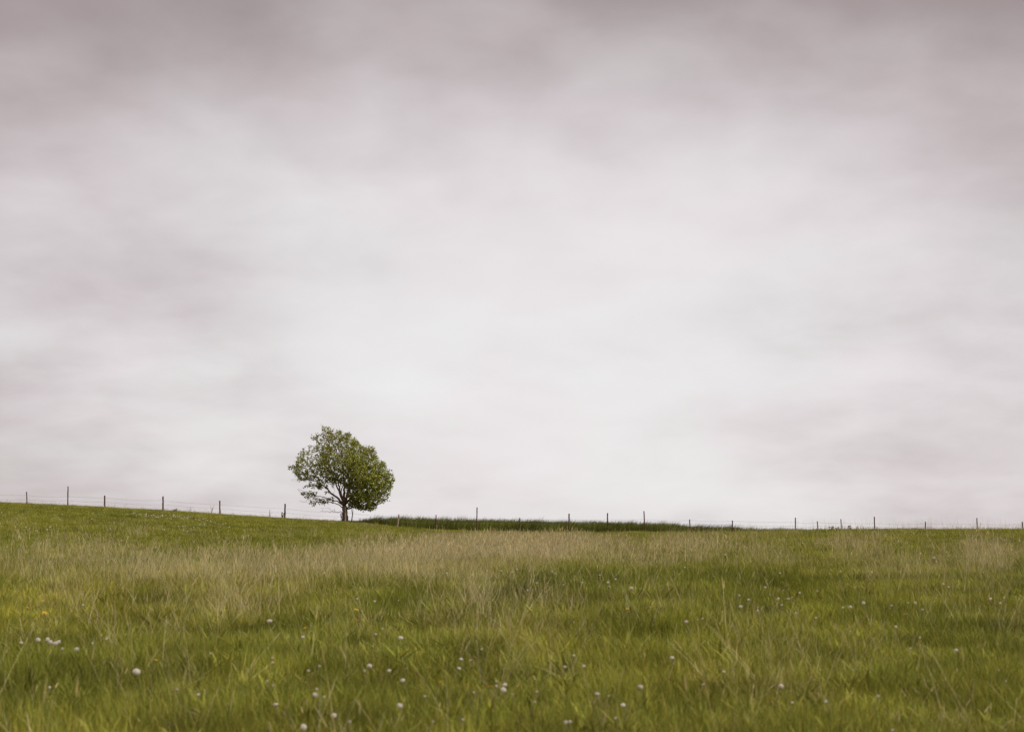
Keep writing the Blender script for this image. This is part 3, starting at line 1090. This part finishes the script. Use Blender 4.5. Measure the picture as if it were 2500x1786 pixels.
weed('leafy_weed', 688, 1262, 99.6, .52, 6, 'small dark leafy weed at the foot of the fence post left of the tree', 'weed', M_weed, .22, 9, .12)
weed('leafy_weed', 428, 1241, 94.5, .30, 5, 'low green weed on the left skyline above the white flower patch', 'weed', M_weed, .2, 7, .12)
weed('umbel_weed', 516, 1250, 99.5, .75, 5, 'thin umbel weed against the sky just left of a fence post on the hill', 'weed', M_stem, .3, 4, .06)
weed('umbel_weed', 463, 1246, 99.0, .62, 4, 'sparse umbel weed standing above the left skyline between two fence posts', 'weed', M_stem, .25, 4, .06)
weed('umbel_weed', 659, 1260, 99.3, .72, 5, 'spindly weed against the sky between the leafy weed and the hill', 'weed', M_stem, .2, 4, .05)
weed('dock_weed', 2030, 1284, 76, .34, 6, 'reddish dock weed with broad clumped leaves on the right skyline', 'weed', M_weedr, .28, 7, .12)
weed('dock_weed', 2049, 1286, 75, .22, 5, 'low green weed at the foot of a post on the right skyline', 'weed', M_weed, .28, 7, .12)
weed('dock_weed', 2075, 1284, 76, .36, 4, 'upright reddish dock weed right of the thin post on the right skyline', 'weed', M_weedr, .15, 8, .11)
weed('dock_weed', 2002, 1284, 76, .24, 4, 'small reddish weed beside the leaning short post on the right skyline', 'weed', M_weedr, .16, 5, .09)
weed('dock_weed', 2092, 1284, 76, .28, 4, 'twiggy brown weed on the right skyline just left of a taller post', 'weed', M_weedr, .2, 5, .08)
weed('dock_weed', 2128, 1284, 76, .2, 3, 'tiny brown weed touching the left side of a post on the right skyline', 'weed', M_weedr, .12, 5, .08)

# ------------------------------------------------------------------ dandelions
def stem_mesh(name, h, bend):
    Vs_, Fs_ = [], []
    tube(Vs_, Fs_, [(0, 0, -.03), (bend * .2, 0, h * .35), (bend * .55, .2 * bend, h * .7), (bend, .3 * bend, h)], [.0036, .0032, .0028, .0026], 5)
    return Vs_, Fs_


def clock_meshes(blown=0):
    """seed head: stalked parachutes all round a small core"""
    R_ = .0245
    Vc, Fc = [], []
    n_ = 120
    for i in range(n_):
        z = 1 - 2 * (i + .5) / n_
        if z < -.80: continue
        ph = i * 2.39996
        if blown and math.cos(ph - 1.0) * math.sqrt(1 - z * z) + .35 * z > blown: continue
        d = np.array((math.sqrt(1 - z * z) * math.cos(ph), math.sqrt(1 - z * z) * math.sin(ph), z))
        u = np.cross(d, (.3, .5, .81)); u /= np.linalg.norm(u); v = np.cross(d, u)
        rr = R_ * U(.92, 1.04)
        i0 = len(Vc)
        Vc.append(d * rr * .86)
        for k in range(6):
            an = 6.283 * k / 6 + ph
            Vc.append(d * rr + (u * math.cos(an) + v * math.sin(an)) * .0062 * U(.8, 1.15))
        Fc += [(i0, i0 + 1 + k, i0 + 1 + (k + 1) % 6) for k in range(6)]
        i1 = len(Vc)
        Vc += [d * .006 + u * .0004, d * .006 - u * .0004, d * rr * .87]
        Fc.append((i1, i1 + 1, i1 + 2))
    return Vc, Fc


def flower_mesh():
    Vc, Fc = [], []
    for ring, (n_, r_, tilt_) in enumerate(((20, .021, .22), (16, .016, .5), (12, .010, .9), (6, .005, 1.3))):
        for k in range(n_):
            an = 6.283 * k / n_ + ring * .2
            d = np.array((math.cos(an) * math.cos(tilt_), math.sin(an) * math.cos(tilt_), math.sin(tilt_)))
            sd_ = np.array((-math.sin(an), math.cos(an), 0))
            w_ = .0026
            i0 = len(Vc)
            Vc += [sd_ * -w_ * .4, sd_ * w_ * .4, d * r_ + sd_ * w_, d * r_ - sd_ * w_]
            Fc.append((i0, i0 + 1, i0 + 2, i0 + 3))
    # green cup below
    i0 = len(Vc)
    return Vc, Fc


proto_parent = bpy.data.objects.new('dandelion_clock', None)
ME_clock = [mesh_obj('seed_head', *clock_meshes(bl), M_seed, smooth=False, link=False).data for bl in (0, 0, .75, .35, .1)]
Vk, Fk = [], []
tube(Vk, Fk, [(0, 0, -.012), (0, 0, -.006), (0, 0, 0), (0, 0, .006)], [.003, .0075, .0075, .003], 7)
ME_core = mesh_obj('receptacle', Vk, Fk, M_core, link=False).data
ME_flower = mesh_obj('flower_head', *flower_mesh(), M_yel, smooth=False, link=False).data
Vk, Fk = [], []
tube(Vk, Fk, [(0, 0, -.014), (0, 0, -.008), (0, 0, .001)], [.003, .007, .009], 7)
ME_cup = mesh_obj('calyx', Vk, Fk, M_stem, link=False).data
STEMS = []
for k in range(6):
    b_ = U(-.05, .05)
    STEMS.append((mesh_obj('stem', *stem_mesh('stem', 1.0, b_), M_stem, link=False).data, b_))
bpy.data.objects.remove(proto_parent)


def flower(px, py, size, yellow=False, label=None, group=None, small=False):
    h = U(.19, .25) if yellow else U(.12, .20)
    if small is not None and not yellow and group: size *= .93
    p = hit(px, py, h)
    size = min(1.18, size / FPX * float(p[1]) / .050)       # size comes in as photograph pixels
    X_, Y_ = float(p[0]), float(p[1])
    z0 = float(height(X_, Y_))
    h = max(.06, float(p[2]) - z0)
    e = bpy.data.objects.new('yellow_dandelion' if yellow else 'dandelion_clock', None)
    col.objects.link(e)
    sm, b_ = random.choice(STEMS)
    e.location = (X_ - b_, Y_ - .3 * b_, z0)
    e.empty_display_size = .05
    tag(e, label, 'dandelion', group)
    st = bpy.data.objects.new('stem', sm); col.objects.link(st); st.parent = e; st.scale = (1, 1, h)
    if yellow:
        hd_ = bpy.data.objects.new('flower_head', ME_flower); col.objects.link(hd_); hd_.parent = e
        hd_.location = (b_, .3 * b_, h); hd_.scale = (size,) * 3; hd_.rotation_euler = (U(.1, .7), U(-.35, .35), U(0, 6))
        cu = bpy.data.objects.new('calyx', ME_cup); col.objects.link(cu); cu.parent = hd_
    else:
        hd_ = bpy.data.objects.new('seed_head', random.choice(ME_clock if group else ME_clock[:2])); col.objects.link(hd_); hd_.parent = e
        hd_.location = (b_, .3 * b_, h); hd_.scale = (size * U(.97, 1.1), size * U(.97, 1.1), size * U(.66, .98)); hd_.rotation_euler = (U(-.4, .4), U(-.4, .4), U(0, 6))
        if not small:
            rc = bpy.data.objects.new('receptacle', ME_core); col.objects.link(rc); rc.parent = hd_
    return e


BIG = [  # the clocks one can point to
    (333, 1639, 21, 'largest white dandelion clock, alone in the grass low on the left'),
    (187, 1585, 14, 'round white dandelion clock just right of the white clump on the left'),
    (658, 1515, 14, 'bright white dandelion clock alone in the grass left of centre below the tree'),
    (770, 1696, 18, 'large white dandelion clock near the bottom, nearest to a yellow dandelion on its left'),
    (741, 1774, 18, 'white dandelion clock cut close to the bottom edge, left of centre'),
    (815, 1746, 16, 'tall oval white dandelion clock near the bottom edge, right of the larger one'),
    (1229, 1683, 17, 'lower of two touching white dandelion clocks beside the yellow flowers'),
    (1232, 1671, 14, 'upper of two touching white dandelion clocks beside the yellow flowers'),
    (1380, 1762, 11, 'left half of the pair of white dandelion clocks at the bottom centre'),
    (1391, 1761, 11, 'right half of the pair of white dandelion clocks at the bottom centre'),
    (1541, 1435, 10, 'bright white dandelion clock in dry grass right of centre, under the middle fence posts'),
    (1808, 1480, 10, 'white dandelion clock leading the loose group on the right, lowest and brightest'),
    (1868, 1433, 6.5, 'small white dandelion clock over a dark green patch on the right'),
    (1924, 1461, 9, 'double-looking white dandelion clock right of the loose group'),
    (2108, 1471, 10, 'brightest white dandelion clock toward the right side of the meadow'),
    (2076, 1481, 10, 'flat-looking white dandelion clock just left of the brightest one on the right'),
    (1675, 1517, 11, 'lone white dandelion clock in green grass right of centre'),
    (1640, 1605, 13, 'white dandelion clock right of centre beside a brown tuft'),
    (1563, 1676, 15, 'wide pale dandelion clock in brownish grass low right of centre'),
    (1521, 1720, 13, 'pale dandelion clock at lower centre right, below the wide one'),
    (1907, 1674, 15, 'lone pale dandelion clock low on the right'),
    (2016, 1711, 9, 'small yellowish-white clock near the bottom right beside long straws'),
    (2334, 1587, 11, 'pale dandelion clock alone at the far right, lower half of the meadow'),
    (902, 1625, 14, 'white dandelion clock left of centre with a smaller bud at its lower left'),
    (978, 1556, 13, 'bright white dandelion clock above an orange-yellow flower left of centre'),
    (983, 1660, 14, 'tilted white dandelion clock below the orange-yellow flower'),
    (976, 1722, 16, 'wide white dandelion clock beside a dark hollow near the bottom'),
    (673, 1719, 14, 'white dandelion clock below left of the yellow flower near the bottom'),
    (1458, 1693, 13, 'white dandelion clock over a small bud, low centre right'),
    (2187, 1529, 8, 'white dandelion clock alone right, below the dark grass line'),
]
for px, py, s_, lab in BIG:
    flower(px, py, s_ * .86, label=lab)

YEL = [
    (67, 1483, .9, 'orange-yellow dandelion at the far left edge'), (109, 1496, 1.3, 'bright yellow dandelion at the left, under the dry grass'),
    (104, 1466, .7, 'faint yellow dandelion above the bright one at the left'), (276, 1469, 1.0, 'yellow dandelion left, right of a white clock'),
    (236, 1503, 1.0, 'yellow dandelion left of a slanting straw'), (381, 1611, 1.0, 'yellow dandelion up and right of the largest white clock'),
    (709, 1699, 1.1, 'pale yellow dandelion low, left of a large white clock'), (870, 1488, 1.0, 'upper of two yellow dandelions below the tree'),
    (874, 1515, 1.1, 'lower of two yellow dandelions below the tree, on a dark spot'), (981, 1598, 1.15, 'orange-yellow dandelion between two white clocks left of centre'),
    (745, 1532, .8, 'small yellow dandelion beside a dry straw'), (1075, 1664, 1.0, 'leftmost of the row of yellow dandelions near the bottom centre'),
    (1139, 1670, .9, 'second yellow dandelion from the left in the row near the bottom centre'), (1181, 1676, .95, 'third yellow dandelion in the row near the bottom centre'),
    (1198, 1676, 1.35, 'brightest yellow dandelion, rightmost of the row near the bottom centre'), (1532, 1486, .9, 'orange dandelion right of centre in dark grass'),
    (2297, 1728, 1.0, 'yellow dandelion alone near the bottom right'), (2209, 1499, .8, 'small yellow dandelion right, below the white clocks'),
    (2006, 1362, 1.4, 'yellow dandelion on a tall stem on the right slope'), (523, 1425, 1.1, 'small yellow dandelion left of the pale dry clump'),
    (636, 1443, .9, 'tiny yellow dandelion just right of the pale dry clump'), (1198, 1358, 1.4, 'far yellow dandelion in the tan grass band at centre'),
    (1373, 1369, 1.4, 'far greenish-yellow dandelion right of centre below the tan band'), (86, 1237, 2.0, 'distant yellow flower near the left skyline'),
]
for px, py, s_, lab in YEL:
    flower(px, py, s_ * (11.5 if py > 1450 else 6), True, lab)

SM = [(203, 1451), (202, 1476, .8), (52, 1568, .8), (93, 1561, .8), (115, 1560, .85), (122, 1567, 1), (135, 1570, .9), (145, 1566, .8), (152, 1583, .6), (225, 1569, .6), (484, 1695, .8), (433, 1681),
      (121, 1677, .6), (260, 1558), (739, 1554, .75), (935, 1533, .8), (872, 1461), (915, 1467, .8), (972, 1465), (665, 1605, .7), (666, 1616, .5), (890, 1637), (950, 1636, .9), (773, 1681), (791, 1700, .6),
      (853, 1761, .7), (753, 1636), (780, 1625, .5), (652, 1661, .5), (665, 1672, .5), (514, 1594, .5), (918, 1547, .7), (878, 1435), (1288, 1440, .9), (1126, 1608, .8), (1121, 1631, .85), (1148, 1611, .55),
      (1176, 1584, .5), (1212, 1674, .6), (1211, 1662, .5), (1157, 1689), (1311, 1687), (1305, 1712, .6), (1252, 1693, .5), (1401, 1599, .6), (1379, 1627, .75), (1425, 1625, .75), (1460, 1704, .5), (1485, 1698, .5),
      (1130, 1755, .6), (1037, 1698), (1057, 1760, .5), (1752, 1440, .7), (1804, 1453, .8), (1827, 1463, .9), (1849, 1489, .8), (1850, 1482, .5), (1878, 1451), (1900, 1461, .8), (1913, 1440, .9), (1934, 1457),
      (1909, 1476, .7), (1952, 1446, .7), (1944, 1495, .85), (1992, 1507, .7), (1995, 1442, .7), (1767, 1638, .6), (1717, 1669, .6), (1715, 1509, .6), (1703, 1511, .5), (1934, 1714, .6), (1502, 1751, .7), (1764, 1492, .5),
      (2058, 1482, .7), (2236, 1471, .95), (2252, 1487, .95), (2418, 1461, 1.0), (2442, 1471, .8), (2144, 1698, .75), (2075, 1540, .6), (2177, 1477, .6), (2217, 1470, .6), (2455, 1662, .5), (2437, 1635, .5), (2179, 1781, .6),
      (2245, 1555, .55), (2451, 1457, .6), (2222, 1581, .5), (1770, 1353, .9), (1672, 1384, .8), (1744, 1406, .8), (1904, 1398, 1.0), (1503, 1413, .9), (2280, 1361, 1.4), (2286, 1370, .9), (2247, 1350, 1), (2311, 1347, 1),
      (2052, 1394, .9), (2128, 1396, 1.0), (2303, 1425, 1.2), (2316, 1432, .9), (559, 1396, 1.2), (821, 1381, 1.0), (913, 1376, 1.25), (792, 1398, .9), (926, 1308, 1.2), (1209, 1345, 1.1), (1091, 1398, 1.0), (1154, 1402, 1.1),
      (1224, 1393, 1.2), (1190, 1392, .8), (1008, 1295, 1.1), (1250, 1396, 1.2), (1262, 1389, .9), (1347, 1394, 1.2), (1356, 1399, .9), (1465, 1403, 1.1), (1422, 1421, .8), (1484, 1421, 1.1), (1488, 1431, 1.0), (1376, 1426, .8),
      (1310, 1422, .9), (1292, 1393, .8), (1561, 1323, 1.2), (1573, 1314, 1.1), (1480, 1329, 1.1), (1705, 1318, 1.2), (1719, 1313, 1.1), (1786, 1308, 1.3), (1923, 1297, 1.4), (1844, 1297, 1.2), (1959, 1325, 1.3), (1829, 1308, 1.2),
      (2430, 1313, 1.2), (2434, 1311, 1.2), (2444, 1313, 1.2), (2453, 1318, 1.4), (2366, 1307, 1.2), (2161, 1308, 1.2), (42, 1280, 1.5), (38, 1285, 1.3), (63, 1286, 1.2), (72, 1290, 1.4), (88, 1295, 1.2), (122, 1286, 1.3),
      (115, 1292, 1.2), (142, 1296, 1.2), (269, 1290, 1.3), (18, 1334, 1.2), (121, 1316, 1.3), (113, 1318, 1.1), (376, 1392, 1.35), (389, 1394, .8), (210, 1247, 1.5), (227, 1251, 1.5), (240, 1254, 1.3), (254, 1251, 1.3),
      (253, 1245, 1.2), (152, 1254, 1.2), (146, 1268, 1.2), (224, 1266, 1.2), (4, 1250, 1.5), (297, 1318, 1.2), (292, 1328, 1.2), (246, 1317, 1.1)]


def region(px, py):
    side = 'left' if px < 620 else ('left of centre' if px < 1050 else ('centre' if px < 1450 else ('right of centre' if px < 2000 else 'right')))
    depth = 'on far slope' if py < 1340 else ('in mid meadow' if py < 1450 else ('in near meadow' if py < 1600 else 'near bottom edge'))
    return side, depth


ORD = ['leftmost', 'second from left', 'third from left', 'fourth from left', 'fifth from left', 'sixth from left', 'seventh from left', 'eighth from left',
       'ninth from left', 'tenth from left', 'eleventh from left', 'twelfth from left']
ORR = [o_.replace('leftmost', 'rightmost').replace('from left', 'from right') for o_ in ORD]
bins = {}
for q in SM:
    if q[1] in (1560, 1561, 1566, 1567, 1570) and q[0] < 150:
        g_ = 'in the tight clump of clocks at the left'
    else:
        side, depth = region(q[0], q[1])
        g_ = depth + (' on the %s side' % side if side in ('left', 'right') else ' ' + ('at the centre' if side == 'centre' else side))
    bins.setdefault(g_, []).append(q)
for g_, lst in bins.items():
    lst.sort()
    n_ = len(lst)
    for k, q in enumerate(lst):
        o_ = ORD[k] if k < (n_ + 1) // 2 else ORR[n_ - 1 - k]
        s_ = q[2] if len(q) > 2 else .6
        if 'tight clump' in g_: s_ *= 1.3
        s_ *= 11.5 if q[1] > 1550 else (8.5 if q[1] > 1440 else (5.6 if q[1] > 1340 else 3.3))
        flower(q[0], q[1], s_, label='%s small white dandelion clock %s' % (o_, g_), group='small dandelion clocks ' + g_, small=q[1] < 1450)
# the white patch near the left skyline
lx = [315, 370, 400, 430, 470, 500, 525, 545]; ly = [1254, 1258, 1261, 1259, 1264, 1269, 1275, 1280]
cl_pts = []
for k in range(74):
    px = random.choice((random.gauss(405, 34), random.gauss(435, 50), U(315, 545)))
    px = min(max(px, 312), 548)
    cl_pts.append((px, float(np.interp(px, lx, ly)) + random.gauss(0, 2.6)))
for k in range(22):
    cl_pts.append((U(370, 570), U(1276, 1300)))
for px, py in cl_pts:
    flower(px, py, U(2.6, 4.2), label='tiny white flower in the pale patch just below the left skyline', group='pale flower patch on the left hill', small=True)
